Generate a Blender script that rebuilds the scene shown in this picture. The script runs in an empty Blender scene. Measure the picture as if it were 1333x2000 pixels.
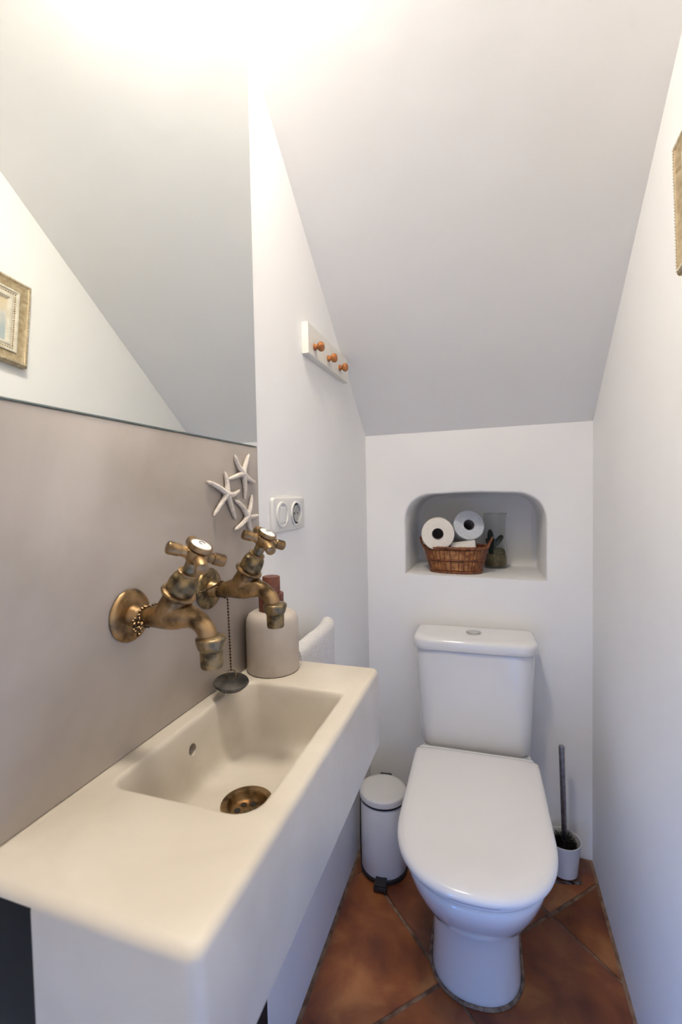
import bpy, bmesh, math, random
from mathutils import Vector, Matrix
random.seed(7)
PI = math.pi
scene = bpy.context.scene

# ------------------------------------------------------------------ camera, world, exposure
CAM = (0.4477, 0.0, 1.25); YAW, PITCH, ROLL = 0.3171, 0.038, -0.0192
fw = Vector((-math.sin(YAW)*math.cos(PITCH), math.cos(YAW)*math.cos(PITCH), -math.sin(PITCH)))
rt = fw.cross(Vector((0, 0, 1))).normalized(); up = rt.cross(fw)
r2 = math.cos(ROLL)*rt + math.sin(ROLL)*up; u2 = -math.sin(ROLL)*rt + math.cos(ROLL)*up
camd = bpy.data.cameras.new('camera'); cam = bpy.data.objects.new('camera', camd)
scene.collection.objects.link(cam)
cam.matrix_world = Matrix(((r2.x, u2.x, -fw.x, CAM[0]), (r2.y, u2.y, -fw.y, CAM[1]), (r2.z, u2.z, -fw.z, CAM[2]), (0, 0, 0, 1)))
camd.sensor_fit = 'AUTO'; camd.sensor_width = 36.0; camd.lens = 889.0/2000*36.0
camd.clip_start = 0.01; camd.clip_end = 50
camd.dof.use_dof = True; camd.dof.focus_distance = 0.95; camd.dof.aperture_fstop = 5.0
scene.camera = cam

world = bpy.data.worlds.new('sky'); scene.world = world; world.use_nodes = True
bg = world.node_tree.nodes['Background']
bg.inputs['Color'].default_value = (0.12, 0.36, 1.0, 1); bg.inputs['Strength'].default_value = 17.0
vs = scene.view_settings
vs.view_transform = 'Standard'; vs.look = 'None'; vs.gamma = 1.0; vs.use_curve_mapping = False; vs.exposure = 0.0
LAMP_STRENGTH = 157.0
LAMP_COLOR = (1.0, 0.912, 0.795)

# low opening added to let blue sky in; its portal guides sampling only
WY0, WY1, WZ0, WZ1 = -0.30, 0.24, 0.02, 0.50
pd = bpy.data.lights.new('opening_portal', 'AREA'); pd.shape = 'RECTANGLE'; pd.size = WZ1-WZ0; pd.size_y = WY1-WY0
pd.cycles.is_portal = True
po = bpy.data.objects.new('opening_portal', pd); scene.collection.objects.link(po)
po.location = (-0.05, (WY0+WY1)/2, (WZ0+WZ1)/2); po.rotation_euler = (0, -PI/2, 0)   # faces +X, into the room

# ------------------------------------------------------------------ helpers
def link(o): scene.collection.objects.link(o); return o
def tag(o, label=None, cat=None, group=None, kind=None):
    if label: o['label'] = label
    if cat: o['category'] = cat
    if group: o['group'] = group
    if kind: o['kind'] = kind
    return o
def empty(name, loc=(0, 0, 0), rz=0.0, label=None, cat=None, group=None):
    o = bpy.data.objects.new(name, None); link(o); o.location = loc; o.rotation_euler = (0, 0, rz)
    o.empty_display_size = 0.02
    return tag(o, label, cat, group)
def obj(name, bm, mat, parent=None, smooth=True, angle=38):
    bmesh.ops.recalc_face_normals(bm, faces=bm.faces)
    me = bpy.data.meshes.new(name); bm.to_mesh(me); bm.free()
    if smooth:
        me.polygons.foreach_set('use_smooth', [True]*len(me.polygons))
        me.set_sharp_from_angle(angle=math.radians(angle))
    me.materials.append(mat)
    o = bpy.data.objects.new(name, me); link(o)
    if parent: o.parent = parent
    return o
def struct(name, bm, mat, label=None, smooth=False):
    o = obj(name, bm, mat, None, smooth); o['kind'] = 'structure'
    if label: o['label'] = label
    return o
def B(): return bmesh.new()
def loft(bm, rings, cap0=True, cap1=True, closed=True):
    vr = [[bm.verts.new(p) for p in r] for r in rings]
    n = len(vr[0])
    for a, b in zip(vr[:-1], vr[1:]):
        for i in range(n if closed else n-1):
            j = (i+1) % n
            try: bm.faces.new((a[i], a[j], b[j], b[i]))
            except ValueError: pass
    if cap0: bm.faces.new(list(reversed(vr[0])))
    if cap1: bm.faces.new(vr[-1])
    return bm
def box(bm, x0, x1, y0, y1, z0, z1, bev=0.0, seg=2):
    vs_ = [bm.verts.new(p) for p in ((x0,y0,z0),(x1,y0,z0),(x1,y1,z0),(x0,y1,z0),(x0,y0,z1),(x1,y0,z1),(x1,y1,z1),(x0,y1,z1))]
    fs = [bm.faces.new([vs_[i] for i in q]) for q in ((3,2,1,0),(4,5,6,7),(0,1,5,4),(1,2,6,5),(2,3,7,6),(3,0,4,7))]
    if bev > 0:
        es = list({e for f in fs for e in f.edges})
        bmesh.ops.bevel(bm, geom=es, offset=bev, segments=seg, profile=0.5, affect='EDGES')
    return bm
def frame_of(axis):
    a = Vector(axis).normalized()
    t = Vector((0, 0, 1)) if abs(a.z) < 0.9 else Vector((0, 1, 0))
    e1 = t.cross(a).normalized(); return a, e1, a.cross(e1)
def lathe(bm, prof, org=(0, 0, 0), axis=(0, 0, 1), n=32, cap0=True, cap1=True, sq=None):
    a, e1, e2 = frame_of(axis); o = Vector(org); rings = []
    for (r, h) in prof:
        rings.append([o + a*h + (e1*math.cos(2*PI*i/n) + e2*math.sin(2*PI*i/n))*max(r, 1e-5) for i in range(n)])
    return loft(bm, rings, cap0, cap1)
def catmull(pts, k=6, closed=False):
    P = [Vector(p) for p in pts]; out = []; n = len(P)
    for i in range(n if closed else n-1):
        if closed: p0, p1, p2, p3 = P[(i-1) % n], P[i], P[(i+1) % n], P[(i+2) % n]
        else: p0, p1, p2, p3 = P[max(i-1, 0)], P[i], P[i+1], P[min(i+2, n-1)]
        for s in range(k):
            t = s/k
            out.append(0.5*((2*p1)+(p2-p0)*t+(2*p0-5*p1+4*p2-p3)*t*t+(3*p1-p0-3*p2+p3)*t**3))
    if not closed: out.append(P[-1])
    return out
def tube(bm, pts, rad, n=10, closed=False, flat=1.0):
    P = [Vector(p) for p in pts]; m = len(P)
    R = rad if isinstance(rad, (list, tuple)) else [rad]*m
    rings = []; prev = None
    for i in range(m):
        if closed: t = P[(i+1) % m]-P[i-1]
        else: t = P[min(i+1, m-1)]-P[max(i-1, 0)]
        t.normalize()
        if prev is None:
            h = Vector((0, 0, 1)) if abs(t.z) < 0.9 else Vector((0, 1, 0)); e1 = h.cross(t).normalized()
        else:
            e1 = prev - t*prev.dot(t); e1.normalize()
        e2 = t.cross(e1); prev = e1
        rings.append([P[i]+(e1*math.cos(2*PI*k/n)+e2*math.sin(2*PI*k/n)*flat)*R[i] for k in range(n)])
    if closed:
        vr = [[bm.verts.new(p) for p in r] for r in rings]
        for i in range(m):
            a, b = vr[i], vr[(i+1) % m]
            for k in range(n): bm.faces.new((a[k], a[(k+1) % n], b[(k+1) % n], b[k]))
        return bm
    return loft(bm, rings)
def rrect(x0, x1, y0, y1, rad, z, k=6, sub=0):
    """rounded rectangle ring; rad = radii at (x0,y0),(x1,y0),(x1,y1),(x0,y1)"""
    if not isinstance(rad, (tuple, list)): rad = [rad]*4
    out = []
    for (cx, cy, sx, sy, a0, r) in ((x0, y0, 1, 1, PI, rad[0]), (x1, y0, -1, 1, 1.5*PI, rad[1]), (x1, y1, -1, -1, 0, rad[2]), (x0, y1, 1, -1, .5*PI, rad[3])):
        for i in range(k+1):
            a = a0 + (PI/2)*i/k
            out.append(Vector((cx+sx*r+r*math.cos(a), cy+sy*r+r*math.sin(a), z)))
    if sub:
        full = []
        for c in range(4):
            arc = out[c*(k+1):(c+1)*(k+1)]; nxt = out[((c+1) % 4)*(k+1)]
            full += arc + [arc[-1].lerp(nxt, i/(sub+1)) for i in range(1, sub+1)]
        out = full
    return out
def dshape(w, yf, yb, yc, nf, nb, z, n=64, cx=0.0):
    out = []
    for i in range(n):
        a = 2*PI*i/n; c, s = math.cos(a), math.sin(a)
        e = nf if s < 0 else nb
        x = w*math.copysign(abs(c)**(2/e), c)
        y = yc + (yc-yf)*-(abs(s)**(2/e)) if s < 0 else yc + (yb-yc)*abs(s)**(2/e)
        out.append(Vector((cx+x, y, z)))
    return out
def apply_boolean(o, cutters):
    for c in cutters:
        m = o.modifiers.new('cut', 'BOOLEAN'); m.operation = 'DIFFERENCE'; m.object = c; m.solver = 'EXACT'
    dg = bpy.context.evaluated_depsgraph_get(); dg.update()
    me = bpy.data.meshes.new_from_object(o.evaluated_get(dg))
    o.modifiers.clear(); old = o.data; o.data = me; bpy.data.meshes.remove(old)
    for c in cutters:
        d = c.data; bpy.data.objects.remove(c); bpy.data.meshes.remove(d)

# ------------------------------------------------------------------ materials
def mat(name, c1, c2=None, rough=0.5, metal=0.0, scale=8.0, detail=4.0, bump=0.0, bscale=60.0, c3=None, lo=0.35, hi=0.65, rand=0.0, coat=0.0, spec=0.5, rough2=None, dist=0.0):
    m = bpy.data.materials.new(name); m.use_nodes = True
    nt = m.node_tree; N = nt.nodes; L = nt.links
    p = N['Principled BSDF']
    p.inputs['Base Color'].default_value = (*c1, 1); p.inputs['Roughness'].default_value = rough
    p.inputs['Metallic'].default_value = metal; p.inputs['Specular IOR Level'].default_value = spec
    if coat: p.inputs['Coat Weight'].default_value = coat; p.inputs['Coat Roughness'].default_value = 0.06
    tc = N.new('ShaderNodeTexCoord')
    if c2:
        t = N.new('ShaderNodeTexNoise'); t.inputs['Scale'].default_value = scale; t.inputs['Detail'].default_value = detail
        t.inputs['Distortion'].default_value = dist
        L.new(tc.outputs['Object'], t.inputs['Vector'])
        r = N.new('ShaderNodeValToRGB'); r.color_ramp.elements[0].position = lo; r.color_ramp.elements[1].position = hi
        r.color_ramp.elements[0].color = (*c1, 1); r.color_ramp.elements[1].color = (*c2, 1)
        if c3:
            e = r.color_ramp.elements.new((lo+hi)/2); e.color = (*c3, 1)
        L.new(t.outputs['Fac'], r.inputs['Fac']); col = r.outputs['Color']
        if rand:
            oi = N.new('ShaderNodeObjectInfo'); hs = N.new('ShaderNodeHueSaturation')
            mr = N.new('ShaderNodeMapRange'); mr.inputs['To Min'].default_value = 1-rand; mr.inputs['To Max'].default_value = 1+rand
            L.new(oi.outputs['Random'], mr.inputs['Value']); L.new(mr.outputs['Result'], hs.inputs['Value'])
            L.new(col, hs.inputs['Color']); col = hs.outputs['Color']
        L.new(col, p.inputs['Base Color'])
        if rough2 is not None:
            mr2 = N.new('ShaderNodeMapRange'); mr2.inputs['To Min'].default_value = rough; mr2.inputs['To Max'].default_value = rough2
            L.new(t.outputs['Fac'], mr2.inputs['Value']); L.new(mr2.outputs['Result'], p.inputs['Roughness'])
    if bump:
        t2 = N.new('ShaderNodeTexNoise'); t2.inputs['Scale'].default_value = bscale; t2.inputs['Detail'].default_value = 3
        L.new(tc.outputs['Object'], t2.inputs['Vector'])
        b = N.new('ShaderNodeBump'); b.inputs['Strength'].default_value = bump; b.inputs['Distance'].default_value = 0.01
        L.new(t2.outputs['Fac'], b.inputs['Height']); L.new(b.outputs['Normal'], p.inputs['Normal'])
    return m
M = {}
M['plaster'] = mat('white_plaster', (0.880, 0.868, 0.850), (0.900, 0.890, 0.875), rough=0.75, scale=3, bump=0.20, bscale=8)
M['cement'] = mat('greige_microcement', (0.345, 0.295, 0.25), (0.53, 0.475, 0.415), rough=0.40, scale=3.5, detail=8, lo=0.3, hi=0.7, bump=0.06, bscale=25, dist=0.6, rough2=0.6)
M['sinkcem'] = mat('cream_microcement', (0.53, 0.47, 0.385), (0.69, 0.63, 0.535), rough=0.34, scale=5, detail=7, lo=0.3, hi=0.7, bump=0.05, bscale=20, dist=0.8, rough2=0.5)
M['grout'] = mat('floor_grout', (0.15, 0.085, 0.05), (0.30, 0.20, 0.14), rough=0.9, scale=40, bump=0.3, bscale=120)
M['tile'] = mat('terracotta', (0.12, 0.032, 0.016), (0.46, 0.19, 0.060), rough=0.30, scale=7, detail=10, lo=0.30, hi=0.72, c3=(0.27, 0.085, 0.028), bump=0.12, bscale=30, rand=0.22, rough2=0.55, dist=0.5)
M['brass'] = mat('aged_brass', (0.09, 0.058, 0.032), (0.40, 0.265, 0.135), rough=0.24, metal=1.0, scale=45, detail=8, lo=0.32, hi=0.58, c3=(0.26, 0.17, 0.085), bump=0.08, bscale=160, rough2=0.48)
M['brassdark'] = mat('tarnished_brass', (0.07, 0.055, 0.035), (0.36, 0.25, 0.12), rough=0.3, metal=1.0, scale=70, detail=8, lo=0.35, hi=0.65, c3=(0.20, 0.15, 0.08), bump=0.25, bscale=150, rough2=0.55)
M['verdigris'] = mat('verdigris_brass', (0.10, 0.105, 0.075), (0.34, 0.235, 0.12), rough=0.35, metal=0.9, scale=80, detail=6, lo=0.35, hi=0.6, bump=0.2, bscale=150)
M['chain'] = mat('dark_chain', (0.05, 0.035, 0.02), (0.16, 0.10, 0.05), rough=0.35, metal=1.0, scale=200)
M['rubber'] = mat('black_rubber', (0.025, 0.023, 0.02), (0.09, 0.08, 0.065), rough=0.5, scale=60, lo=0.4, hi=0.7)
M['porcelain'] = mat('white_porcelain', (0.80, 0.79, 0.78), rough=0.07, coat=0.4)
M['porcelid'] = mat('white_seat_plastic', (0.82, 0.80, 0.78), rough=0.12, coat=0.2)
M['enamel'] = mat('enamel_disc', (0.85, 0.84, 0.80), rough=0.12)
M['ink'] = mat('black_letter', (0.03, 0.03, 0.03), rough=0.4)
M['chrome'] = mat('chrome', (0.62, 0.62, 0.62), rough=0.09, metal=1.0)
M['steel'] = mat('brushed_steel', (0.30, 0.30, 0.31), (0.42, 0.42, 0.43), rough=0.3, metal=1.0, scale=80)
M['plastic'] = mat('white_plastic', (0.76, 0.745, 0.71), rough=0.3)
M['plasticgrey'] = mat('socket_grey', (0.42, 0.415, 0.40), rough=0.45)
M['paint'] = mat('cream_painted_wood', (0.78, 0.75, 0.67), (0.82, 0.79, 0.72), rough=0.45, scale=20)
M['pegwood'] = mat('varnished_peg_wood', (0.28, 0.085, 0.018), (0.46, 0.17, 0.045), rough=0.25, scale=70, dist=1.0)
M['soapwood'] = mat('reddish_wood', (0.10, 0.028, 0.014), (0.17, 0.050, 0.026), rough=0.45, scale=60, dist=1.2)
M['ceramic'] = mat('greige_ceramic', (0.47, 0.41, 0.35), (0.52, 0.455, 0.39), rough=0.5, scale=30, bump=0.03, bscale=80)
M['terry'] = mat('white_terry', (0.74, 0.71, 0.69), (0.82, 0.80, 0.78), rough=0.95, scale=160, bump=0.5, bscale=420, spec=0.1)
M['star'] = mat('dried_starfish', (0.66, 0.58, 0.50), (0.80, 0.73, 0.65), rough=0.8, scale=90, bump=0.4, bscale=400)
M['wicker'] = mat('brown_wicker', (0.10, 0.022, 0.007), (0.27, 0.085, 0.022), rough=0.35, scale=60, detail=5)
M['wickerlight'] = mat('honey_wicker', (0.24, 0.075, 0.018), (0.60, 0.30, 0.11), rough=0.35, scale=50, detail=5)
M['wickerdark'] = mat('dark_wicker', (0.06, 0.013, 0.005), (0.13, 0.03, 0.010), rough=0.4, scale=60)
M['paper_cream'] = mat('cream_tissue', (0.80, 0.74, 0.66), (0.84, 0.79, 0.71), rough=0.95, scale=90, bump=0.15, bscale=300, spec=0.1)
M['paper_blue'] = mat('pale_blue_tissue', (0.58, 0.62, 0.68), (0.72, 0.74, 0.78), rough=0.95, scale=160, bump=0.3, bscale=300, spec=0.1)
M['paper_white'] = mat('white_tissue', (0.76, 0.73, 0.70), rough=0.95, spec=0.1)
M['core'] = mat('grey_cardboard', (0.17, 0.145, 0.15), (0.25, 0.215, 0.215), rough=0.9, scale=80)
M['cactus'] = mat('dark_cactus', (0.008, 0.018, 0.012), (0.025, 0.045, 0.03), rough=0.6, scale=80, bump=0.4, bscale=250)
M['soil'] = mat('olive_pebble', (0.12, 0.095, 0.045), (0.22, 0.18, 0.09), rough=0.8, scale=80, bump=0.4, bscale=200)
M['moss'] = mat('moss_green_stone', (0.10, 0.10, 0.045), (0.16, 0.155, 0.075), rough=0.8, scale=70, bump=0.3, bscale=150)
M['gold'] = mat('champagne_gilt', (0.34, 0.25, 0.14), (0.52, 0.42, 0.27), rough=0.4, metal=0.35, scale=60, detail=6, dist=0.6)
M['goldlight'] = mat('pale_gilt', (0.66, 0.60, 0.48), (0.78, 0.73, 0.62), rough=0.4, metal=0.2, scale=60)
M['black'] = mat('gap_black', (0.006, 0.006, 0.006), rough=0.6, spec=0.25)  # black of the blocks that darken the gap under the sink
M['bristle'] = mat('black_bristle', (0.010, 0.009, 0.009), rough=0.7, spec=0.2)
M['blackplastic'] = mat('black_plastic', (0.014, 0.013, 0.013), rough=0.4)
M['binwhite'] = mat('white_enamelled_steel', (0.74, 0.72, 0.69), rough=0.3)
M['silicone'] = mat('dirty_silicone', (0.12, 0.075, 0.05), (0.30, 0.22, 0.16), rough=0.6, scale=70)
M['drainhole'] = mat('drain_dark', (0.006, 0.005, 0.004), rough=0.6)
M['hallfloor'] = mat('hall_floor', (0.25, 0.24, 0.24), (0.30, 0.29, 0.29), rough=0.6, scale=4)
def glass_mat(name, tint=(1, 1, 1), rough=0.0, ior=1.3):
    m = bpy.data.materials.new(name); m.use_nodes = True
    p = m.node_tree.nodes['Principled BSDF']; p.inputs['Base Color'].default_value = (*tint, 1)
    p.inputs['Roughness'].default_value = rough; p.inputs['Transmission Weight'].default_value = 1.0; p.inputs['IOR'].default_value = ior
    return m
M['glass'] = glass_mat('clear_glass', (0.97, 0.98, 0.98), 0.0, 1.25)
M['acrylic'] = glass_mat('clear_acrylic', (0.93, 0.94, 0.95), 0.08, 1.35)
m = bpy.data.materials.new('silvered_glass'); m.use_nodes = True; p = m.node_tree.nodes['Principled BSDF']
p.inputs['Base Color'].default_value = (0.90, 0.925, 0.895, 1); p.inputs['Metallic'].default_value = 1.0; p.inputs['Roughness'].default_value = 0.004
M['mirror'] = m
M['mirroredge'] = mat('green_glass_edge', (0.20, 0.235, 0.205), rough=0.15)
m = bpy.data.materials.new('lamp_glow'); m.use_nodes = True; p = m.node_tree.nodes['Principled BSDF']
p.inputs['Base Color'].default_value = (0.9, 0.88, 0.85, 1); p.inputs['Emission Color'].default_value = (*LAMP_COLOR, 1); p.inputs['Emission Strength'].default_value = LAMP_STRENGTH
M['glow'] = m
def print_mat():
    m = bpy.data.materials.new('abstract_print'); m.use_nodes = True; nt = m.node_tree; p = nt.nodes['Principled BSDF']
    tc = nt.nodes.new('ShaderNodeTexCoord'); t = nt.nodes.new('ShaderNodeTexNoise'); t.inputs['Scale'].default_value = 14
    nt.links.new(tc.outputs['Object'], t.inputs['Vector'])
    r = nt.nodes.new('ShaderNodeValToRGB'); e = r.color_ramp.elements
    e[0].position = .35; e[0].color = (.34, .42, .46, 1); e[1].position = .65; e[1].color = (.66, .55, .38, 1)
    x = e.new(.5); x.color = (.60, .58, .52, 1)
    nt.links.new(t.outputs['Fac'], r.inputs['Fac']); nt.links.new(r.outputs['Color'], p.inputs['Base Color']); p.inputs['Roughness'].default_value = .5
    return m
M['print'] = print_mat()

# ------------------------------------------------------------------ room
W, D = 0.769, 1.6788            # right wall, back wall
ZL, ZR, SL = 1.4690, 1.4750, 0.797
YF = -0.50                      # door wall behind the camera
ZC = 2.36                      # flat ceiling
YC = D - (ZC - (ZL+ZR)/2)/SL
T = 0.10
NB = 1.985                      # niche back

b = B(); box(b, 0.0, W, YF, D, -0.06, -0.004)
floor = struct('floor', b, M['grout'], 'brown grout bed under the terracotta tiles')
# diagonal tiles, clipped to the room
def clip(poly, x0, x1, y0, y1):
    for ax, val, keep_gt in ((0, x0, True), (0, x1, False), (1, y0, True), (1, y1, False)):
        out = []
        for i in range(len(poly)):
            a, c = poly[i-1], poly[i]
            ina = (a[ax] >= val) == keep_gt or a[ax] == val; inc = (c[ax] >= val) == keep_gt or c[ax] == val
            if ina != inc:
                t = (val-a[ax])/(c[ax]-a[ax]); out.append((a[0]+(c[0]-a[0])*t, a[1]+(c[1]-a[1])*t))
            if inc: out.append(c)
        poly = out
        if len(poly) < 3: return []
    return poly
S2 = math.sqrt(2); TS = 0.394; U0, V0 = 1.041, 0.573; G = 0.0048
for i in range(-4, 4):
    for j in range(-4, 4):
        ua, ub = U0+i*TS+G, U0+(i+1)*TS-G; va, vb = V0+j*TS+G, V0+(j+1)*TS-G
        pts = [((u-v)/S2, (u+v)/S2) for u, v in ((ua, va), (ub, va), (ub, vb), (ua, vb))]
        # slightly hand-made outline: jitter the corners
        pts = [(x+random.uniform(-.0025, .0025), y+random.uniform(-.0025, .0025)) for x, y in pts]
        pts = clip(pts, 0.012, W-0.010, YF+0.01, D-0.012)
        if len(pts) < 3: continue
        area = 0.5*abs(sum(pts[k-1][0]*pts[k][1]-pts[k][0]*pts[k-1][1] for k in range(len(pts))))
        if area < 4e-4: continue
        cx = sum(p[0] for p in pts)/len(pts); cy = sum(p[1] for p in pts)/len(pts)
        b = B()
        dz = random.uniform(-.0006, .0006)
        def ring(s, z): return [Vector((cx+(x-cx)*s-0, cy+(y-cy)*s, z)) for x, y in pts]
        loft(b, [ring(1.0, -0.003), ring(1.0, -0.0015+dz), ring(0.985, 0.0+dz)], True, True)
        for v in b.verts: v.co -= Vector((cx, cy, 0))
        t = obj('tile', b, M['tile'], floor, True, 60); t.location = (cx, cy, 0)
# hall outside the doorway
# walls
b = B(); box(b, -T, 0.0, WY1, D+T, -0.06, ZC+T); box(b, -T, 0.0, YF-T, WY0, -0.06, ZC+T); box(b, -T, 0.0, WY0, WY1, WZ1, ZC+T); box(b, -T, 0.0, WY0, WY1, -0.06, WZ0)  # left wall around the added low opening
box(b, 0.0, 0.20, WY0-0.06, WY1+0.005, WZ1+0.01, WZ1+0.05)  # unseen ledge added to keep the blue light off the sink end
struct('wall_left', b, M['plaster'], 'white plastered wall carrying the mirror and taps')
b = B(); box(b, W, W+T, YF-T, D+T, -0.06, ZC+T); struct('wall_right', b, M['plaster'], 'white plastered wall with the gilt picture')
b = B()
box(b, 0.0, W, YF-T, YF, -0.06, ZC)
struct('wall_front', b, M['plaster'], 'white wall behind the camera')
# back wall with arched niche
nx0, nx1, nz0, nz1 = 0.147, 0.6285, 0.947, 1.246
def niche_outline(gr, y, tilt=True):
    """gr>0 shrinks the opening"""
    x0, x1, z0, z1 = nx0+gr, nx1-gr, nz0+gr*0.15, nz1-gr
    out = []
    rx, rz = 0.115-gr*.5, 0.105-gr*.5
    for i in range(9): out.append((x0+(x1-x0)*i/8, z0))
    for i in range(1, 7): out.append((x1, z0+(z1-rz-z0)*i/6))
    for i in range(1, 13):
        a = PI/2*i/12; out.append((x1-rx+rx*math.cos(a)**0.85, z1-rz+rz*math.sin(a)**0.85))
    for i in range(1, 8): out.append((x1-rx+(x0-x1+2*rx)*i/8, z1+0.004*math.sin(PI*i/8)))
    for i in range(0, 13):
        a = PI/2*i/12; out.append((x0+rx-rx*math.sin(a)**0.85, z1-rz+rz*max(math.cos(a), 0)**0.85))
    for i in range(1, 6): out.append((x0, z1-rz+(z0-z1+rz)*i/6))
    res = []
    for x, z in out:
        dzt = (0.004-0.008*(x-nx0)/(nx1-nx0)) if tilt and z < nz0+0.05 else 0
        res.append(Vector((x, y, z+dzt)))
    return res
front = niche_outline(-0.006, D)
ccx, ccz = (nx0+nx1)/2, 1.08
rect = []
RX0, RX1, RZ0, RZ1 = -T*0.5, W+T*0.5, -0.05, 1.60
for p in front:
    dx, dz = p.x-ccx, p.z-ccz
    t = min([(RX1-ccx)/dx if dx > 1e-9 else 1e9, (RX0-ccx)/dx if dx < -1e-9 else 1e9, (RZ1-ccz)/dz if dz > 1e-9 else 1e9, (RZ0-ccz)/dz if dz < -1e-9 else 1e9])
    rect.append(Vector((ccx+dx*t, D, ccz+dz*t)))
for c in ((RX0, RZ0), (RX1, RZ0), (RX1, RZ1), (RX0, RZ1)):
    k = min(range(len(rect)), key=lambda i: (rect[i].x-c[0])**2+(rect[i].z-c[1])**2); rect[k] = Vector((c[0], D, c[1]))
b = B()
rings = [rect, niche_outline(-0.0065, D), niche_outline(-0.0035, D+0.0015), niche_outline(-0.001, D+0.005), niche_outline(0.0, D+0.011), niche_outline(0.003, NB-0.035), niche_outline(0.008, NB-0.012), niche_outline(0.022, NB)]
loft(b, rings, False, True)
wb = struct('wall_back', b, M['plaster'], 'white plastered end wall with a rounded niche', True)
# sloped + flat ceiling
b = B()
def zs(x, y): return ZL+(ZR-ZL)*x/W + SL*(D-y)
def prism(bm, yz0, yz1, th):
    (y0, z0), (y1, z1) = yz0, yz1
    return None
nrow, ncol = 14, 8
grid = [[b.verts.new((-0.02+(W+0.04)*i/ncol, D+0.02+(YC-D-0.02)*j/nrow, zs(-0.02+(W+0.04)*i/ncol, D+0.02+(YC-D-0.02)*j/nrow) if j < nrow else ZC)) for i in range(ncol+1)] for j in range(nrow+1)]
gtop = [[b.verts.new(v.co+Vector((0, 0.06, 0.08))) for v in row] for row in grid]
for j in range(nrow):
    for i in range(ncol):
        b.faces.new((grid[j][i], grid[j+1][i], grid[j+1][i+1], grid[j][i+1])); b.faces.new((gtop[j][i], gtop[j][i+1], gtop[j+1][i+1], gtop[j+1][i]))
struct('ceiling', b, M['plaster'], 'white sloping ceiling under the stairs', True)
b = B(); box(b, -0.02, W+0.02, YF-T, YC+0.002, ZC, ZC+0.08); struct('ceiling_flat', b, M['plaster'], 'flat white ceiling above the doorway')

# microcement splashback below / behind the mirror
YM = 0.8200
b = B(); box(b, 0.0004, 0.0045, 0.02, YM, 0.9235, 1.347, 0.0012, 2)
tag(obj('splashback', b, M['cement'], None), 'greige polished cement splashback panel between sink and mirror', 'splashback')

# mirror
mr = empty('mirror', (0, 0.45, 1.348), label='large frameless wall mirror above the cement splashback', cat='mirror')
b = B(); box(b, 0.0006, 0.0050, -0.37, YM-0.0015-0.45, 0.0, 0.756)
obj('glass_edge', b, M['mirroredge'], mr, False)
b = B(); box(b, 0.0051, 0.0056, -0.368, YM-0.0030-0.45, 0.0018, 0.7542)
obj('mirror_glass', b, M['mirror'], mr, False)

# ------------------------------------------------------------------ sink
ZS, SX, SY0, SY1, SH = 0.9225, 0.247, 0.262, 0.826, 0.1445
sk = empty('sink', (0, 0, 0), label='long cream cement trough sink with an oblong basin', cat='sink')
NK = 10
def outer(ix, iy0, iy1, z, r=(0.001, 0.013, 0.012, 0.001)):
    rr = [max(0.001, q-min(ix, q*0.9)*0.6) for q in r]
    return rrect(0.0008, SX-ix, SY0+iy0, SY1-iy1, rr, z, NK, 10)
def inner(g, z, r):
    # basin opening shrinks by g
    x0, x1, y0, y1 = 0.031+g*0.7, 0.2135-g*0.9, 0.402+g*0.8, 0.703-g*0.9
    return rrect(x0, x1, y0, y1, r, z, NK, 10)
rings = [outer(0.002, 0.002, 0.002, ZS-SH), outer(0, 0, 0, ZS-SH+0.003)]
BV = 0.010
for k in range(0, 6):
    a = PI/2*k/5; q = BV*(1-math.cos(a)); h = BV*(1-math.sin(a))
    rings.append(outer(q*0.8, q*1.25, q*0.8, ZS-h))
rings.append(inner(-0.008, ZS, (0.020, 0.034, 0.014, 0.030)))
for g, z in ((-0.0065, 0.0002), (-0.004, 0.0010), (-0.0015, 0.003), (0.0, 0.006), (0.002, 0.014), (0.008, 0.045), (0.013, 0.075), (0.017, 0.086), (0.023, 0.0935), (0.031, 0.0975), (0.040, 0.0990)):
    rings.append(inner(g, ZS-z, (0.020, 0.032, 0.016, 0.030)))
DC = (0.1225, 0.545); DR = 0.0335
n = len(rings[0])
last = rings[-1]
circ = []
for p in last:
    dx, dy = p.x-DC[0], p.y-DC[1]; a = math.atan2(dy, dx); circ.append(Vector((DC[0]+DR*math.cos(a), DC[1]+DR*math.sin(a), ZS-0.1005)))
mid = [(p+c)*0.5 for p, c in zip(last, circ)]
rings += [mid, circ, [Vector((c.x, c.y, ZS-0.118)) for c in circ]]
b = B(); loft(b, rings, True, True)
body = obj('basin', b, M['sinkcem'], sk)
# recess for the added black block at the near wall corner + overflow hole
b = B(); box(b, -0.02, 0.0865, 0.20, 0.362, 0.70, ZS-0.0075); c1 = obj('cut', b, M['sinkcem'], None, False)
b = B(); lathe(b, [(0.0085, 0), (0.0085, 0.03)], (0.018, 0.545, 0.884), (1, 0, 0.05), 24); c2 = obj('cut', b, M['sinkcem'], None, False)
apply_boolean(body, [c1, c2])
body.data.polygons.foreach_set('use_smooth', [True]*len(body.data.polygons)); body.data.set_sharp_from_angle(angle=math.radians(40))
b = B(); lathe(b, [(0.0083, 0), (0.0083, 0.006)], (0.0185, 0.545, 0.884), (1, 0, 0.05), 24); obj('overflow_hole', b, M['drainhole'], sk)
dr = obj('drain', lathe(B(), [(0.0335, -0.004), (0.0365, 0.0005), (0.0355, 0.0022), (0.0310, 0.0026), (0.0275, 0.0018), (0.0255, -0.002), (0.0240, -0.0085), (0.0225, -0.0100), (0.0, -0.0100)], (DC[0], DC[1], ZS-0.1002), (0, 0, 1), 48, False, False), M['brass'], sk)
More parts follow.
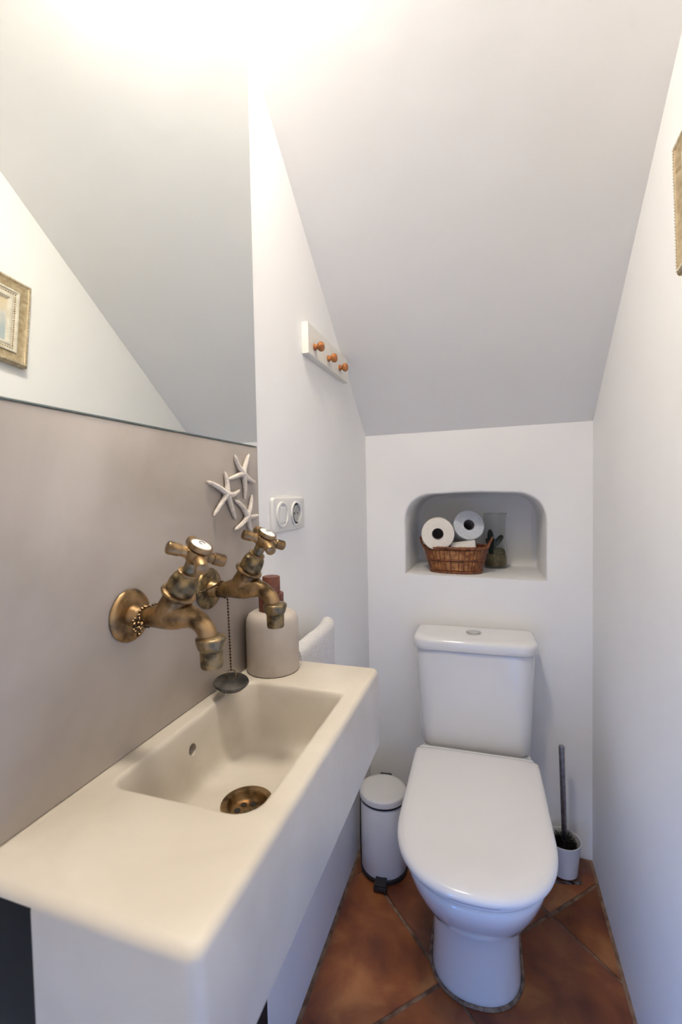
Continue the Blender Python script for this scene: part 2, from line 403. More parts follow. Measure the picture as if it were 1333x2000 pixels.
for k in range(6):
    a = 2*PI*k/6+0.35
    b = lathe(B(), [(0.0046, 0), (0.0046, 0.0006)], (DC[0]+0.0135*math.cos(a), DC[1]+0.0135*math.sin(a), ZS-0.1102), (0, 0, 1), 16)
    obj('drain_hole', b, M['drainhole'], dr)
b = lathe(B(), [(0.0050, 0), (0.0050, 0.0008), (0.0042, 0.0016), (0, 0.0016)], (DC[0], DC[1], ZS-0.1102), (0, 0, 1), 16, True, False)
obj('drain_screw', b, M['brassdark'], dr)
# black blocks added to make the gap under the near end dark
bk = empty('dark_gap_fill', (0.04, 0.3, 0), label='black blocks added for the dark gap beneath the near sink end', cat='filler')
b = B(); box(b, 0.001-0.04, 0.0855-0.04, 0.2635-0.3, 0.361-0.3, 0.7765, ZS-0.0085, 0.002, 2); obj('upper_fill', b, M['black'], bk)
b = B(); box(b, 0.001-0.04, 0.0855-0.04, 0.2635-0.3, 0.656-0.3, 0.0, 0.7760, 0.002, 2); obj('board', b, M['black'], bk)  # lower black block, added for the dark space under the sink

# ------------------------------------------------------------------ taps (built along +X, origin on the wall)
def make_tap(y, label, zrot):
    t = empty('wall_tap', (0.0046, y, 1.10), label=label, cat='tap', group='brass wall taps')
    X = 0.0046
    b = lathe(B(), [(0.030, 0), (0.0335, 0.001), (0.0340, 0.003), (0.0325, 0.0055), (0.0300, 0.0068), (0.0200, 0.0080), (0.0165, 0.0085), (0.0, 0.0085)], (0, 0, 0), (1, 0, 0), 48, True, False)
    obj('rosette', b, M['brassdark'] if zrot else M['brass'], t)
    # horizontal valve body: inlet pipe swelling into the belly
    prof = [((0.0070, 0.0), .0150), ((0.014, 0), .0145), ((0.021, 0.0), .0125), ((0.026, 0.0), .0108), ((0.031, 0.0), .0108), ((0.038, 0.0005), .0122), ((0.048, 0.0015), .0142), ((0.060, 0.0035), .0170), ((0.072, 0.0055), .0188), ((0.083, 0.0065), .0182), ((0.092, 0.0055), .0158), ((0.101, 0.0040), .0132), ((0.109, 0.0005), .0122), ((0.1165, -0.0055), .0118), ((0.1210, -0.0130), .0116), ((0.1225, -0.0215), .0116), ((0.1228, -0.0300), .0116)]
    pts = catmull([(p[0][0]-X, 0, p[0][1]) for p in prof], 3); rr = []
    for i in range(len(prof)-1):
        for k in range(3): rr.append(prof[i][1]+(prof[i+1][1]-prof[i][1])*k/3)
    rr.append(prof[-1][1])
    b = B(); tube(b, pts, rr, 28)
    ax = Vector((0.50, 0, 0.866)).normalized()
    # flared neck rising to the bonnet
    lathe(b, [(0.0188, -0.004), (0.0190, 0.008), (0.0180, 0.018), (0.0178, 0.0265)], (0.0685-X, 0, 0.0060), ax, 32)
    obj('valve_body', b, M['brass'], t)
    c0 = Vector((0.0815-X, 0, 0.0315))
    b = lathe(B(), [(0.0185, -0.0020), (0.0212, -0.0010), (0.0222, 0.0012), (0.0212, 0.0034), (0.0186, 0.0044)], c0, ax, 36)
    obj('bonnet_ring', b, M['brass'], t)
    b = lathe(B(), [(0.0178, 0.003), (0.0186, 0.007), (0.0188, 0.014), (0.0178, 0.021), (0.0152, 0.0265), (0.0118, 0.0295), (0.0112, 0.0310)], c0, ax, 8)
    bmesh.ops.bevel(b, geom=list(b.edges), offset=0.0012, segments=2, affect='EDGES')
    obj('bonnet', b, M['brassdark'], t)
    b = lathe(B(), [(0.0118, 0.0295), (0.0130, 0.0305), (0.0130, 0.0325), (0.0116, 0.0335)], c0, ax, 32)
    obj('collar', b, M['brass'], t)
    b = lathe(B(), [(0.0086, 0.0330), (0.0082, 0.037), (0.0088, 0.0475)], c0, ax, 24)
    obj('stem', b, M['verdigris'], t)
    # cross handle
    hc = c0+ax*0.0575
    hd = obj('handle', lathe(B(), [(0.0088, -0.0110), (0.0120, -0.0085), (0.0150, -0.0030), (0.0160, 0.0020), (0.0150, 0.0060), (0.0120, 0.0080), (0.0, 0.0082)], hc, ax, 32, True, False), M['brass'], t)
    e1 = Vector((0.866, 0, -0.5)); e2 = Vector((0, 1, 0)); ph = math.radians(50)
    for k in range(4):
        d = e1*math.cos(ph+k*PI/2)+e2*math.sin(ph+k*PI/2)
        b = lathe(B(), [(0.0078, 0.011), (0.0072, 0.015), (0.0066, 0.019), (0.0066, 0.0205), (0.0076, 0.0215), (0.0080, 0.0340), (0.0072, 0.0362), (0.0050, 0.0372), (0.0, 0.0374)], hc, d, 20, True, False)
        obj('handle_arm', b, M['brass'], hd)
    b = lathe(B(), [(0.0140, 0.0075), (0.0152, 0.0085), (0.0154, 0.0125), (0.0144, 0.0142), (0.0132, 0.0142), (0.0128, 0.0132), (0, 0.0132)], hc, ax, 36, True, False)
    obj('cap_ring', b, M['brass'], hd)
    disc = obj('porcelain_disc', lathe(B(), [(0.0128, 0.0128), (0.0124, 0.0142), (0.0090, 0.0156), (0, 0.0162)], hc, ax, 32, True, False), M['enamel'], hd)
    # small black printed mark on the disc
    b = B(); o = hc+ax*0.0160
    tube(b, [o+e1*(0.0035*math.cos(a))+e2*(0.0035*math.sin(a)) for a in [0.9+4.5*i/14 for i in range(15)]], 0.0007, 6)
    obj('printed_mark', b, M['ink'], hd)
    # nozzle
    nz = Vector((0.1265-X, 0, -0.0145)); dn = Vector((0.01, 0, -1))
    b = lathe(B(), [(0.0120, 0.002), (0.0172, 0.0035), (0.0188, 0.0050), (0.0188, 0.0085), (0.0174, 0.0130), (0.0160, 0.0175), (0.0146, 0.0195)], nz, dn, 14)
    bmesh.ops.bevel(b, geom=list(b.edges), offset=0.0006, segments=1, affect='EDGES')
    obj('nozzle_collar', b, M['verdigris'], t)
    b = lathe(B(), [(0.0130, 0.0180), (0.0138, 0.0210), (0.0136, 0.0380), (0.0128, 0.0405), (0.0118, 0.0405), (0.0116, 0.0300), (0, 0.0300)], nz, dn, 32, True, False)
    obj('nozzle_tip', b, M['brassdark'], t)
    return t
make_tap(0.466, 'aged brass cross-handle wall tap nearer the camera, chain knotted at its pipe', 0)
make_tap(0.638, 'aged brass cross-handle wall tap in front of the soap bottle', 1)

# ------------------------------------------------------------------ plug on its bead chain, strung between the two taps
pk = empty('sink_plug', (0.044, 0.638, 0.9385), label='black rubber sink plug hanging on a bead chain from the taps', cat='plug')
PO = Vector(pk.location)
def rel(p): return Vector(p)-PO
axp = Vector((0.10, -0.10, 1)).normalized()
b = lathe(B(), [(0.0190, -0.0050), (0.0225, -0.0040), (0.0255, -0.0005), (0.0275, 0.0010), (0.0285, 0.0030), (0.0275, 0.0052), (0.0250, 0.0060), (0.0100, 0.0066), (0.0060, 0.0080), (0, 0.0085)], (0, 0, 0.0065), axp, 40, True, False)
obj('plug_disc', b, M['rubber'], pk)
b = B(); rc = Vector((0.001, -0.001, 0.0220))
tube(b, [rc+Vector((0.0075*math.cos(a)*0.8, 0.0075*math.cos(a)*0.6, 0.0085*math.sin(a))) for a in [2*PI*i/24 for i in range(24)]], 0.0009, 8, True)
obj('plug_ring', b, M['brassdark'], pk)
def beads(bm, path, r=0.0020, gap=0.0050):
    P = [Vector(p) for p in path]; acc = 0.0; nxt = 0.0
    for a, c in zip(P[:-1], P[1:]):
        d = (c-a).length
        while nxt <= acc+d:
            q = a+(c-a)*((nxt-acc)/d)
            bmesh.ops.create_icosphere(bm, subdivisions=1, radius=r, matrix=Matrix.Translation(q)); nxt += gap
        acc += d
b = B()
beads(b, [rel((0.0415, 0.638, 1.0885)), rel((0.0450, 0.637, 0.9685))]); tube(b, [rel((0.0415, 0.638, 1.0885)), rel((0.0450, 0.637, 0.9685))], 0.0006, 6)
tag(obj('hanging_chain', b, M['chain'], pk), kind='stuff')
def loop(y, x, r, tilt=0.0):
    return [rel((x+tilt*math.sin(a), y+r*math.cos(a), 1.10+r*math.sin(a))) for a in [2*PI*i/26 for i in range(27)]]
b = B()
for (y, x, r, tl) in ((0.466, 0.0290, 0.0125, 0.002), (0.466, 0.0325, 0.0126, -0.003), (0.638, 0.0285, 0.0125, 0.002), (0.638, 0.0325, 0.0125, -0.002)):
    beads(b, loop(y, x, r, tl))
for i in range(3):   # the knot hanging off the nearer pipe
    c = rel((0.031+0.001*i, 0.4525-0.0015*i, 1.0955-0.005*i)); rr = 0.0062-0.0008*i
    beads(b, [c+Vector((rr*math.cos(a), 0.003*math.sin(a*2), rr*math.sin(a))) for a in [2*PI*k/20 for k in range(21)]])
span = [Vector((0.032, 0.466, 1.1125)), Vector((0.037, 0.49, 1.1135)), Vector((0.037, 0.55, 1.1090)), Vector((0.034, 0.61, 1.1095)), Vector((0.032, 0.632, 1.1125))]
beads(b, [rel(p) for p in catmull(span, 6)])
beads(b, [rel((0.0325, 0.638, 1.0875)), rel((0.037, 0.638, 1.0865)), rel((0.0415, 0.638, 1.0885))])
tag(obj('chain_loops', b, M['chain'], pk), kind='stuff')

# ------------------------------------------------------------------ soap dispenser
sd = empty('soap_dispenser', (0.0545, 0.768, ZS+0.0003), label='greige ceramic soap bottle with reddish wooden pump on sink end', cat='soap dispenser')
b = lathe(B(), [(0.0455, 0), (0.0480, 0.0015), (0.0492, 0.006), (0.0492, 0.088), (0.0480, 0.098), (0.0440, 0.106), (0.0370, 0.1105), (0.0250, 0.1120), (0.0, 0.1125)], (0, 0, 0), (0, 0, 1), 56, True, False)
obj('bottle', b, M['ceramic'], sd)
b = lathe(B(), [(0.0235, 0.1105), (0.0235, 0.1440), (0.0225, 0.1452), (0, 0.1452)], (-0.001, 0, 0), (0, 0, 1), 40, True, False); obj('pump_collar', b, M['soapwood'], sd)
b = lathe(B(), [(0.0165, 0.1452), (0.0165, 0.1750), (0.0155, 0.1765), (0, 0.1765)], (0.000, 0, 0), (0, 0, 1), 36, True, False); obj('pump_head', b, M['soapwood'], sd)

# ------------------------------------------------------------------ towel and rail on the left wall beyond the sink
rl = empty('towel_rail', (0.0, 0.98, 0.905), label='white wall rail carrying the towel', cat='towel rail')
b = B(); tube(b, [(0.054, -0.112, 0.008), (0.054, 0.110, 0.008)], 0.0075, 14)
obj('bar', b, M['plastic'], rl)
for y in (0.100, -0.100):
    obj('bracket', lathe(B(), [(0.015, 0.0005), (0.015, 0.005), (0.008, 0.008), (0.0065, 0.012), (0.0065, 0.068)], (0, y, -0.045), (0.054, 0, 0.050), 24), M['plastic'], rl)
b = B(); rings = []
NY = 24
for j in range(NY+1):
    f = j/NY; y = -0.118+0.236*f
    wob = 0.0025*math.sin(f*17+0.5)+0.0015*math.sin(f*31)
    prof = []
    def off(side):
        out = []
        R = 0.0100 if side == 0 else 0.0185
        zf, zb = -0.26, -0.22
        for k in range(9): out.append((0.054+R+wob*(8-k)/8*1.3, zf+(0.008-zf)*k/8))
        for k in range(1, 12): a = PI*k/12; out.append((0.054+R*math.cos(a), 0.008+R*math.sin(a)+wob*0.25))
        for k in range(9): out.append((0.054-R-wob*k/8*0.5, 0.008+(zb-0.008)*k/8))
        return out
    o_, i_ = off(1), off(0)
    ef = max(0.0, (f-0.72)/0.28)**2
    rings.append([Vector((x-0.009*ef, y, z+0.004*ef)) for x, z in o_+list(reversed(i_))])
loft(b, rings, True, True)
tw = obj('hand_towel', b, M['terry'], None, True, 60); tw.location = (0.0, 0.98, 0.905)
tag(tw, 'white terry hand towel folded over the rail behind the soap bottle', 'towel')

# ------------------------------------------------------------------ starfish on the splashback
def starfish(y, z, tips, label):
    t = B(); c = Vector((0, 0, 0))
    for (dy, dz) in tips:
        L = math.hypot(dy, dz); d = Vector((0, dy/L, dz/L)); sd_ = Vector((0, -dz/L, dy/L))
        cv = random.uniform(-0.10, 0.10)
        pts = []; rr = []
        for k in range(9):
            f = k/8
            pts.append(d*L*f + sd_*L*cv*math.sin(PI*f) + Vector((0.0055*(1-f*0.35), 0, 0)))
            rr.append((0.0056*(1-f)+0.0029*f) if k < 8 else 0.0012)
        tube(t, pts, rr, 10)
    bmesh.ops.create_icosphere(t, subdivisions=2, radius=0.0068, matrix=Matrix.Translation((0.0052, 0, 0)))
    for v in t.verts: v.co.x = max(v.co.x, 0.0003)
    o = obj('starfish', t, M['star'], None, True, 60); o.location = (0.0047, y, z)
    tag(o, label, 'starfish', 'dried starfish by the mirror corner')
starfish(0.753, 1.293, [(-.026, .033), (.027, .038), (.049, -.016), (.005, -.047), (-.048, -.012)], 'topmost dried white starfish just under the mirror corner')
starfish(0.696, 1.255, [(-.003, .039), (.046, .008), (.028, -.046), (-.040, -.036), (-.057, .021)], 'dried white starfish furthest left of the three, largest spread')
starfish(0.764, 1.212, [(.022, .041), (.046, .000), (.016, -.030), (-.044, -.021), (-.042, .032)], 'lowest dried white starfish, just above the tap handle')

# ------------------------------------------------------------------ switch and socket plate
sp = empty('switch_plate', (0.0, 0.962, 1.208), label='white double wall plate with light switch and round socket', cat='switch')
def yz_rr(hy, hz, r, x, k=6): return [Vector((x, p.x, p.y)) for p in rrect(-hy, hy, -hz, hz, r, 0, k)]
b = B(); loft(b, [yz_rr(.086, .0385, .009, 0.0005), yz_rr(.086, .0385, .009, 0.006), yz_rr(.0845, .037, .008, 0.0082), yz_rr(.080, .033, .006, 0.0090)]); obj('plate', b, M['plastic'], sp)
for y0, nm in ((-0.046, 'switch_ring'), (0.030, 'socket_ring')):
    b = lathe(B(), [(0.0285, 0.008), (0.0295, 0.0105), (0.0285, 0.0125), (0.0255, 0.0130), (0.0245, 0.0120), (0.0240, 0.0090)], (0, y0, 0), (1, 0, 0), 44, True, True); rg = obj(nm, b, M['plastic'], sp)
obj('switch_disc', lathe(B(), [(.0246, .0088), (.0246, .0108), (.0, .0108)], (0, -.046, 0), (1, 0, 0), 40, True, False), M['plastic'], sp)
b = B(); loft(b, [[v+Vector((0, -.046+0.001, 0)) for v in yz_rr(h1, h2, .0015, x, 3)] for h1, h2, x in ((.0150, .0175, .009), (.0150, .0175, .0120), (.0142, .0167, .0128))]); obj('rocker', b, M['plastic'], sp)
b = B(); 
lathe(b, [(0.0205, 0.0131), (0.0200, 0.0105), (0.0195, 0.0095), (0, 0.0095)], (0, 0.030, 0), (1, 0, 0), 40, False, False); so = obj('socket_well', b, M['plasticgrey'], sp)
for s in (-1, 1):
    obj('pin_hole', lathe(B(), [(0.0026, 0.0094), (0.0026, 0.0100)], (0, 0.030+s*0.0095, 0), (1, 0, 0), 14), M['ink'], so)

# ------------------------------------------------------------------ peg rack
pr = empty('peg_rack', (0.0, 1.24, 1.645), label='cream painted peg board with three wooden knobs under the slope', cat='peg rack')
b = B(); 
vs8 = [(-.167, -.038), (.172, -.038), (.172, .020), (.155, .034), (-.167, .040)]
loft(b, [[Vector((0.0006, y, z)) for y, z in vs8], [Vector((0.0165, y, z)) for y, z in vs8], [Vector((0.0180, y*0.993, z*0.965)) for y, z in vs8]]); obj('board', b, M['paint'], pr, True, 30)
for y in (1.114, 1.219, 1.320):
    b = lathe(B(), [(0.0085, 0), (0.0090, 0.001), (0.0092, 0.0028), (0.0082, 0.0042), (0.0062, 0.0060), (0.0056, 0.0085), (0.0078, 0.0105), (0.0108, 0.0130), (0.0124, 0.0165), (0.0126, 0.0200), (0.0112, 0.0235), (0.0078, 0.0260), (0, 0.0270)], (0.0180, y-1.24, 1.632-1.645), (1, 0, 0), 28, True, False)
    obj('peg', b, M['pegwood'], pr)

# ------------------------------------------------------------------ picture on the right wall
pf = empty('picture_frame', (W, 0.790, 1.733), label='gilt moulded picture frame hung slightly crooked on the right wall', cat='picture')
pf.rotation_euler.x = math.radians(-6)
HY, HZ = 0.143, 0.1125
def fr(i, h): return [Vector((-h, y, z)) for y, z in ((-HY+i, -HZ+i), (HY-i, -HZ+i), (HY-i, HZ-i), (-HY+i, HZ-i))]
b = B(); loft(b, [fr(0, .0006), fr(0, .016), fr(.002, .020), fr(.006, .022), fr(.009, .0215), fr(.012, .019), fr(.020, .0165), fr(.028, .0150), fr(.031, .0170)], False, False)
obj('outer_moulding', b, M['gold'], pf, True, 25)
b = B(); loft(b, [fr(.031, .0150), fr(.031, .0185), fr(.035, .0185), fr(.037, .0150), fr(.044, .0140), fr(.048, .0165), fr(.053, .0165), fr(.057, .0080)], False, False)
obj('inner_moulding', b, M['goldlight'], pf, True, 25)
def beadrow(ins, h, r, step):
    bm = B(); pts = fr(ins, h)
    for a, c in zip(pts, pts[1:]+pts[:1]):
        nseg = int((c-a).length/step)
        for k in range(nseg):
            bmesh.ops.create_icosphere(bm, subdivisions=1, radius=r, matrix=Matrix.Translation(a+(c-a)*(k/nseg)))
    return bm
tag(obj('bead_moulding', beadrow(.0055, .0218, .0019, .0055), M['goldlight'], pf), kind='stuff')
tag(obj('inner_bead_moulding', beadrow(.0405, .0146, .0024, .0062), M['gold'], pf), kind='stuff')
b = B(); box(b, -0.0085, -0.0010, -HY+.050, HY-.050, -HZ+.050, HZ-.050); obj('print', b, M['print'], pf, False)
# ------------------------------------------------------------------ toilet
tl = empty('toilet', (0.392, 1.58, 0.0), math.radians(1.2), label='white close-coupled toilet with closed lid', cat='toilet')
def Yp(y): return y-1.58
pan = [(0.0, .112, 1.092, 1.62, 1.215, 2.2, 4), (.004, .113, 1.090, 1.62, 1.215, 2.2, 4), (.02, .112, 1.093, 1.62, 1.215, 2.2, 4), (.06, .110, 1.10, 1.62, 1.22, 2.2, 4), (.12, .109, 1.105, 1.62, 1.22, 2.2, 4), (.165, .109, 1.10, 1.62, 1.22, 2.2, 4), (.185, .112, 1.090, 1.62, 1.22, 2.2, 4), (.205, .120, 1.060, 1.63, 1.22, 2.2, 4), (.235, .133, 1.020, 1.64, 1.22, 2.2, 4), (.27, .147, .985, 1.65, 1.21, 2.25, 4), (.31, .161, .950, 1.655, 1.2, 2.3, 5), (.345, .170, .927, 1.655, 1.2, 2.35, 6), (.372, .1745, .914, 1.655, 1.2, 2.4, 7), (.386, .1755, .911, 1.655, 1.2, 2.4, 7), (.394, .174, .914, 1.653, 1.2, 2.4, 7), (.398, .169, .922, 1.650, 1.2, 2.4, 7)]
pan = [(z, w, yf+0.010+(0.012 if z > .3 else 0.004 if z > .2 else 0), yb, yc, nf, nb) for z, w, yf, yb, yc, nf, nb in pan]
b = B(); loft(b, [dshape(w, Yp(yf), Yp(yb), Yp(yc), nf, nb, z, 72, 0.004) for z, w, yf, yb, yc, nf, nb in pan]); obj('pan', b, M['porcelain'], tl, True, 50)
b = B(); ring = dshape(.116, Yp(1.097), Yp(1.62), Yp(1.215), 2.2, 4, 0.003, 72, 0.004)
tube(b, ring, 0.0045, 8, True); obj('silicone_seal', b, M['silicone'], tl)
def slab(specs, cx=0.004): return loft(B(), [dshape(w, Yp(yf), Yp(yb), Yp(min(1.125, (yf+yb)/2)), 2.3, nb, z, 96, cx) for z, w, yf, yb, nb in specs])
obj('seat', slab([(.399, .167, .933, 1.425, 14), (.402, .1705, .929, 1.43, 14), (.410, .1715, .928, 1.43, 14), (.4145, .168, .932, 1.428, 14)]), M['porcelid'], tl, True, 50)
obj('lid', slab([(.4175, .1775, .922, 1.440, 26), (.4195, .1825, .916, 1.444, 26), (.4270, .1840, .913, 1.446, 26), (.4345, .1825, .916, 1.444, 26), (.4395, .1780, .923, 1.440, 13), (.4430, .167, .937, 1.43, 12), (.4455, .145, .960, 1.41, 10), (.4472, .10, 0.99, 1.36, 7), (.4478, .05, 1.03, 1.30, 5)]), M['porcelid'], tl, True, 50)
b = B()
def dk(hw, y0, y1, za, zb): return [Vector((p.x, p.y, za+(zb-za)*(p.y-Yp(y0))/(y1-y0))) for p in rrect(.003-hw, .003+hw, Yp(y0), Yp(y1), .006, 0, 4)]
loft(b, [dk(.172, 1.4475, 1.5015, .3985, .3985), dk(.172, 1.4475, 1.5015, .430, .408), dk(.170, 1.449, 1.5010, .4345, .4115), dk(.166, 1.452, 1.4990, .4355, .4135)])
obj('hinge_deck', b, M['porcelain'], tl, True, 40)
def tk(hw, yf, yb, z, rf=.052, rb=.012): return rrect(-hw, hw, Yp(yf), Yp(yb), (rf, rf, rb, rb), z, 8)
b = B(); loft(b, [tk(.166, 1.527, 1.655, .4005), tk(.1735, 1.515, 1.658, .404), tk(.1765, 1.510, 1.66, .413), tk(.1795, 1.507, 1.66, .47), tk(.1845, 1.504, 1.66, .60), tk(.1885, 1.502, 1.66, .715), tk(.1885, 1.502, 1.66, .731)]); obj('cistern', b, M['porcelain'], tl, True, 40)
b = B(); loft(b, [tk(.187, 1.503, 1.659, .7325), tk(.1945, 1.495, 1.662, .7345), tk(.1965, 1.4925, 1.664, .739), tk(.1965, 1.4925, 1.664, .7590), tk(.1950, 1.494, 1.663, .7660), tk(.1900, 1.499, 1.660, .7710), tk(.182, 1.508, 1.654, .7738), tk(.165, 1.522, 1.645, .7745)]); obj('cistern_lid', b, M['porcelain'], tl, True, 40)
bt = obj('flush_button', lathe(B(), [(.0255, .7742), (.0258, .7765), (.0245, .7780), (.0228, .7778), (.0222, .7766), (0, .7766)], (0, Yp(1.583), 0), (0, 0, 1), 40, False, False), M['chrome'], tl)
for s in (0, 1):
    a0 = s*PI+0.35
    pts = [(math.cos(a0+0.06+(PI-.12)*i/16)*.0212, math.sin(a0+.06+(PI-.12)*i/16)*.0212) for i in range(17)]
    b = B(); loft(b, [[Vector((x, y+Yp(1.583), z)) for x, y in pts] for z in (.7768, .7786 if s else .7782)]); obj('button_half', b, M['chrome'], bt, True, 30)

# ------------------------------------------------------------------ pedal bin
bn = empty('pedal_bin', (0.102, 1.447, 0.0), 0.10, label='small white pedal bin between the sink wall and the toilet', cat='bin')
obj('base_ring', lathe(B(), [(.074, 0.0015), (.0785, .003), (.0785, .013), (.0755, .016)], (0, 0, 0), (0, 0, 1), 48), M['blackplastic'], bn)
obj('body', lathe(B(), [(.0740, .0155), (.0750, .018), (.0750, .240), (.0735, .243)], (0, 0, 0), (0, 0, 1), 56), M['binwhite'], bn)
obj('gasket', lathe(B(), [(.0745, .2425), (.0772, .2440), (.0772, .2490), (.0745, .2500)], (0, 0, 0), (0, 0, 1), 56), M['blackplastic'], bn)
obj('lid', lathe(B(), [(.0755, .2495), (.0782, .2510), (.0782, .2660), (.0770, .2690), (.0735, .2712), (.0600, .2730), (.0300, .2745), (0, .2750)], (0, 0, 0), (0, 0, 1), 56, True, False), M['binwhite'], bn)
b = B(); box(b, -.020, .020, .0765, .0875, .235, .2685, .002); obj('hinge', b, M['blackplastic'], bn)
b = B(); box(b, -.018, .018, -.108, -.072, .016, .026, .002); box(b, -.021, .021, -.111, -.088, .006, .020, .003); obj('pedal', b, M['blackplastic'], bn)
b = B(); tube(b, catmull([(-.0795, .012, .225), (-.0800, .008, .15), (-.0798, .004, .06), (-.078, 0, .012)], 6), .0022, 8); obj('gap_shadow_line', b, M['blackplastic'], bn)  # black line drawn for the thin shadow gap beside the bin

# ------------------------------------------------------------------ toilet brush in its holder
hx, hy = 0.668, 1.588
bh = empty('brush_holder', (hx, hy, 0.0), 0.25, label='white tapered brush cup on a clear square foot beside the toilet', cat='brush holder')
b = B(); loft(b, [rrect(-.042, .042, -.042, .042, .006, z, 4) for z in (0.0003, .002, .0105)] + [rrect(-.040, .040, -.040, .040, .006, .012, 4)]); obj('clear_foot', b, M['acrylic'], bh)
obj('cup', lathe(B(), [(.0400, .0123), (.0420, .014), (.0465, .06), (.0510, .112), (.0524, .1180), (.0516, .1190), (.0500, .1185), (.0455, .08), (.0400, .022), (0, .022)], (0, 0, 0), (0, 0, 1), 48, True, False), M['porcelain'], bh)
br = empty('toilet_brush', (hx, hy, 0.0), label='toilet brush with brushed steel handle and black bristles', cat='brush')
lean = Vector((-0.03, -0.01, 1)).normalized()
obj('handle', lathe(B(), [(.0070, .085), (.0085, .088), (.0085, .425), (.0078, .4275), (0, .428)], (0.0065, 0.0, 0), lean, 24, True, False), M['steel'], br)
b = B()
for k in range(1500):
    a = random.uniform(0, 2*PI); z0 = random.uniform(.045, .112); L = random.uniform(.030, .0400)
    o = Vector((0.004, 0, z0)); d = Vector((math.cos(a), math.sin(a), random.uniform(.05, .55))).normalized()
    e = o+d*L
    if e.z > 0.117: e.z = 0.117+random.uniform(0, .012)
    s = d.cross(Vector((0, 0, 1))).normalized()*0.0007; u_ = s.cross(d).normalized()*0.0007
    v = [b.verts.new(p) for p in (o+s, o-s*.5+u_, o-s*.5-u_, e+s*.6, e-s*.3+u_*.6, e-s*.3-u_*.6)]
    b.faces.new((v[0], v[1], v[4], v[3])); b.faces.new((v[1], v[2], v[5], v[4])); b.faces.new((v[2], v[0], v[3], v[5]))
tag(obj('bristles', b, M['bristle'], br, False), kind='stuff')
obj('brush_core', lathe(B(), [(.012, .028), (.026, .04), (.034, .075), (.033, .100), (.022, .108), (.009, .116)], (.004, 0, 0), (0, 0, 1), 20), M['bristle'], br)

# ------------------------------------------------------------------ niche: wicker basket, rolls, cactus jar
ZN = 0.9495
bx, by = 0.322, 1.775
bk2 = empty('wicker_basket', (bx, by, ZN), label='small brown oval wicker basket holding toilet rolls in the niche', cat='basket')
HB = 0.098
def oval(f, off=0.0, th=0.0):
    a_ = 0.0905+(0.1165-0.0905)*f+off; b_ = 0.050+(0.070-0.050)*f+off
    n_ = 2.6
    c, s = math.cos(th), math.sin(th)
    return Vector((a_*math.copysign(abs(c)**(2/n_), c), b_*math.copysign(abs(s)**(2/n_), s), f*HB))
NT = 144
b = B(); loft(b, [[oval(f, -0.005, 2*PI*i/72)+Vector((0, 0, .002)) for i in range(72)] for f in (0.0, .25, .5, .75, .98)], True, False); obj('liner', b, M['wickerdark'], bk2)
NSK = 40
b = B()
for rows in (range(3, 11), range(13, 21)):
    for rw in rows:
        f = rw/23
        pts = []
        for i in range(NT):
            th = 2*PI*i/NT
            wv = math.cos(th*NSK/2+PI*(rw//1 % 2))
            pts.append(oval(f, 0.0008*wv-0.0005, th))
        tube(b, pts, 0.0021, 6, True)
tag(obj('weave', b, M['wickerlight'], bk2, True, 70), kind='stuff')
for k in range(NSK):
    th = 2*PI*(k+.5)/NSK
    b = B(); tube(b, [oval(f, 0.0022, th) for f in (0.04, .25, .5, .75, .93)], 0.0021, 6); obj('stake', b, M['wicker'], bk2)
def braid(f0, rad, name, matx, off=0.001):
    bm = B()
    for s in range(3):
        pts = []
        for i in range(NT):
            th = 2*PI*i/NT; q = oval(f0, off+rad*0.7*math.cos(th*16+s*2*PI/3), th); q.z += rad*0.7*math.sin(th*16+s*2*PI/3); pts.append(q)
        tube(bm, pts, rad*0.75, 6, True)
    return obj(name, bm, matx, bk2, True, 70)
braid(0.97, 0.0048, 'rim', M['wicker']); braid(0.51, 0.0026, 'middle_band', M['wicker'], 0.002); braid(0.04, 0.0036, 'foot_band', M['wicker'], 0.001)
for s in (-1, 1):
    q = [oval(.90, .003, (PI if s < 0 else 0)+a) for a in (-.42, .42)]
    b = B(); top = Vector((s*0.133, 0, HB+0.032))
    pts = catmull([q[0], q[0]*0.45+top*0.55+Vector((0, q[0].y*0.5, -.002)), top, q[1]*0.45+top*0.55+Vector((0, q[1].y*0.5, -.002)), q[1]], 6)
    tube(b, pts, 0.0036, 8)
    obj('handle', b, M['wicker'], bk2)
def roll(loc, direction, R, L, matx, label):
    t = empty('toilet_roll', loc, label=label, cat='toilet roll', group='toilet rolls in the basket')
    ax = Vector(direction).normalized()
    b = B(); lathe(b, [(.0215, -L/2), (R-.002, -L/2), (R, -L/2+.002), (R, L/2-.002), (R-.002, L/2), (.0215, L/2), (.0215, -L/2+.0005)], (0, 0, 0), ax, 56, False, False)
    obj('paper', b, matx, t)
    b = B(); lathe(b, [(.0200, -L/2+.002), (.0214, -L/2+.0008), (.0214, L/2-.0008), (.0200, L/2-.002), (.0198, L/2-.004), (.0198, -L/2+.004), (0, -L/2+.004)], (0, 0, 0), ax, 32, True, False)
    obj('core', b, M['core'], t)
roll((0.2575, 1.760, 1.0965), (0.10, -1, 0.02), .0600, .095, M['paper_cream'], 'cream toilet roll at the left of the basket, end facing out')
roll((0.3560, 1.852, 1.1080), (0.34, -1, 0.40), .0590, .095, M['paper_blue'], 'pale blue toilet roll standing highest in the basket')
roll((0.3540, 1.768, 1.0270), (1, 0.0, 0.14), .0390, .090, M['paper_white'], 'white toilet roll lying sideways low in the basket')

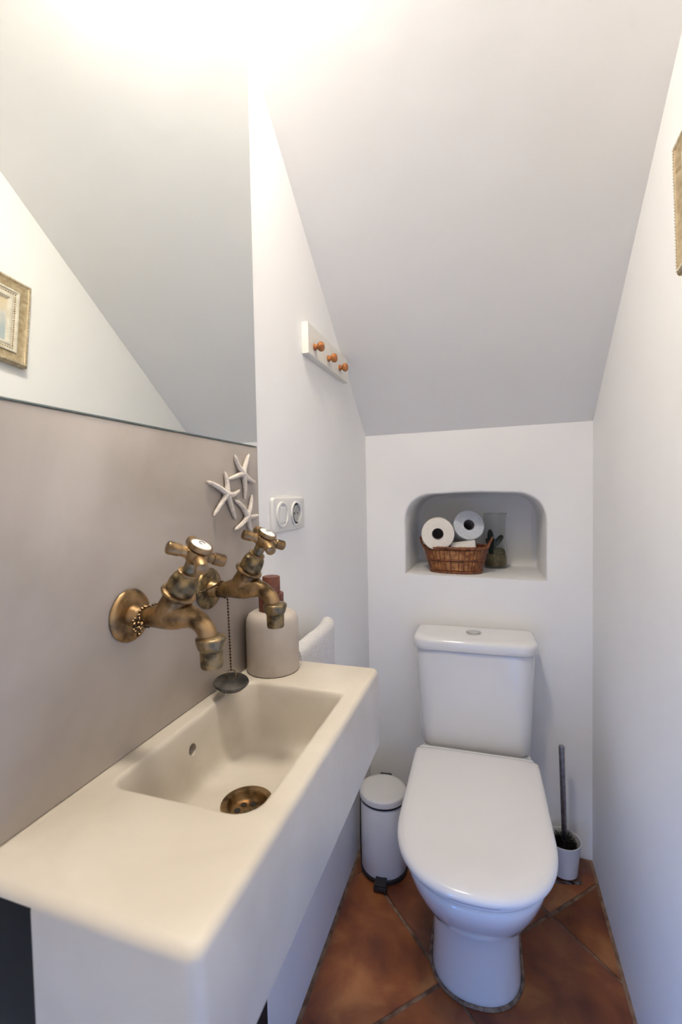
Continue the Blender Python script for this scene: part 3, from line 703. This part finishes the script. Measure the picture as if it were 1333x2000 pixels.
gj = empty('cactus_jar', (0.4665, 1.925, ZN-0.0004), label='clear glass cylinder with a dark cactus, right of the wicker basket', cat='terrarium')
obj('glass_cylinder', lathe(B(), [(.0440, .0012), (.0452, .003), (.0452, .2130), (.0442, .2142), (.0432, .2130), (.0432, .006), (0, .006)], (0, 0, 0), (0, 0, 1), 48, True, False), M['glass'], gj)
obj('pebble_bed', lathe(B(), [(.0380, .0065), (.0420, .008), (.0424, .045), (.0390, .052), (.0250, .055), (0, .056)], (0, 0, 0), (0, 0, 1), 40, True, False), M['soil'], gj)
b = B(); bmesh.ops.create_icosphere(b, subdivisions=3, radius=1.0, matrix=Matrix.Translation((.012, -.006, .059)) @ Matrix.Diagonal((.027, .026, .021, 1))); obj('mossy_stone', b, M['moss'], gj)
def pad(p0, p1, r):
    b = B(); p0, p1 = Vector(p0), Vector(p1); nn = 22; rings_p = []; rr = []
    for k in range(nn+1):
        f = k/nn; rings_p.append(p0+(p1-p0)*f); rr.append(max(r*math.sqrt(max(1-abs(2*f-1)**3.5, 0)), r*.15))
    tube(b, rings_p, rr, 14); return b
ct = obj('cactus_stem', pad((-.013, -.010, .046), (-.020, -.012, .152), .0125), M['cactus'], gj)
obj('cactus_pad', pad((-.006, -.010, .085), (.028, -.008, .128), .0115), M['cactus'], gj)
obj('cactus_pad', pad((-.008, -.014, .050), (-.006, -.016, .118), .0090), M['cactus'], gj)
obj('cactus_pad', pad((-.018, -.012, .080), (-.034, -.014, .116), .0075), M['cactus'], gj)

# ------------------------------------------------------------------ ceiling lamp, above the frame
LX, LY = 0.17, 0.53
lp = empty('ceiling_lamp', (LX, LY, ZC), label='round flush opal ceiling light on the flat ceiling', cat='lamp')
obj('base', lathe(B(), [(.094, -.0005), (.094, -.014), (.090, -.017), (.030, -.017)], (0, 0, 0), (0, 0, 1), 40), M['enamel'], lp)
obj('opal_diffuser', lathe(B(), [(.086, -.0165)]+[(.086*math.cos(PI/2*k/8), -.017-.032*math.sin(PI/2*k/8)) for k in range(1, 8)]+[(0, -.049)], (0, 0, 0), (0, 0, 1), 40, True, False), M['glow'], lp)
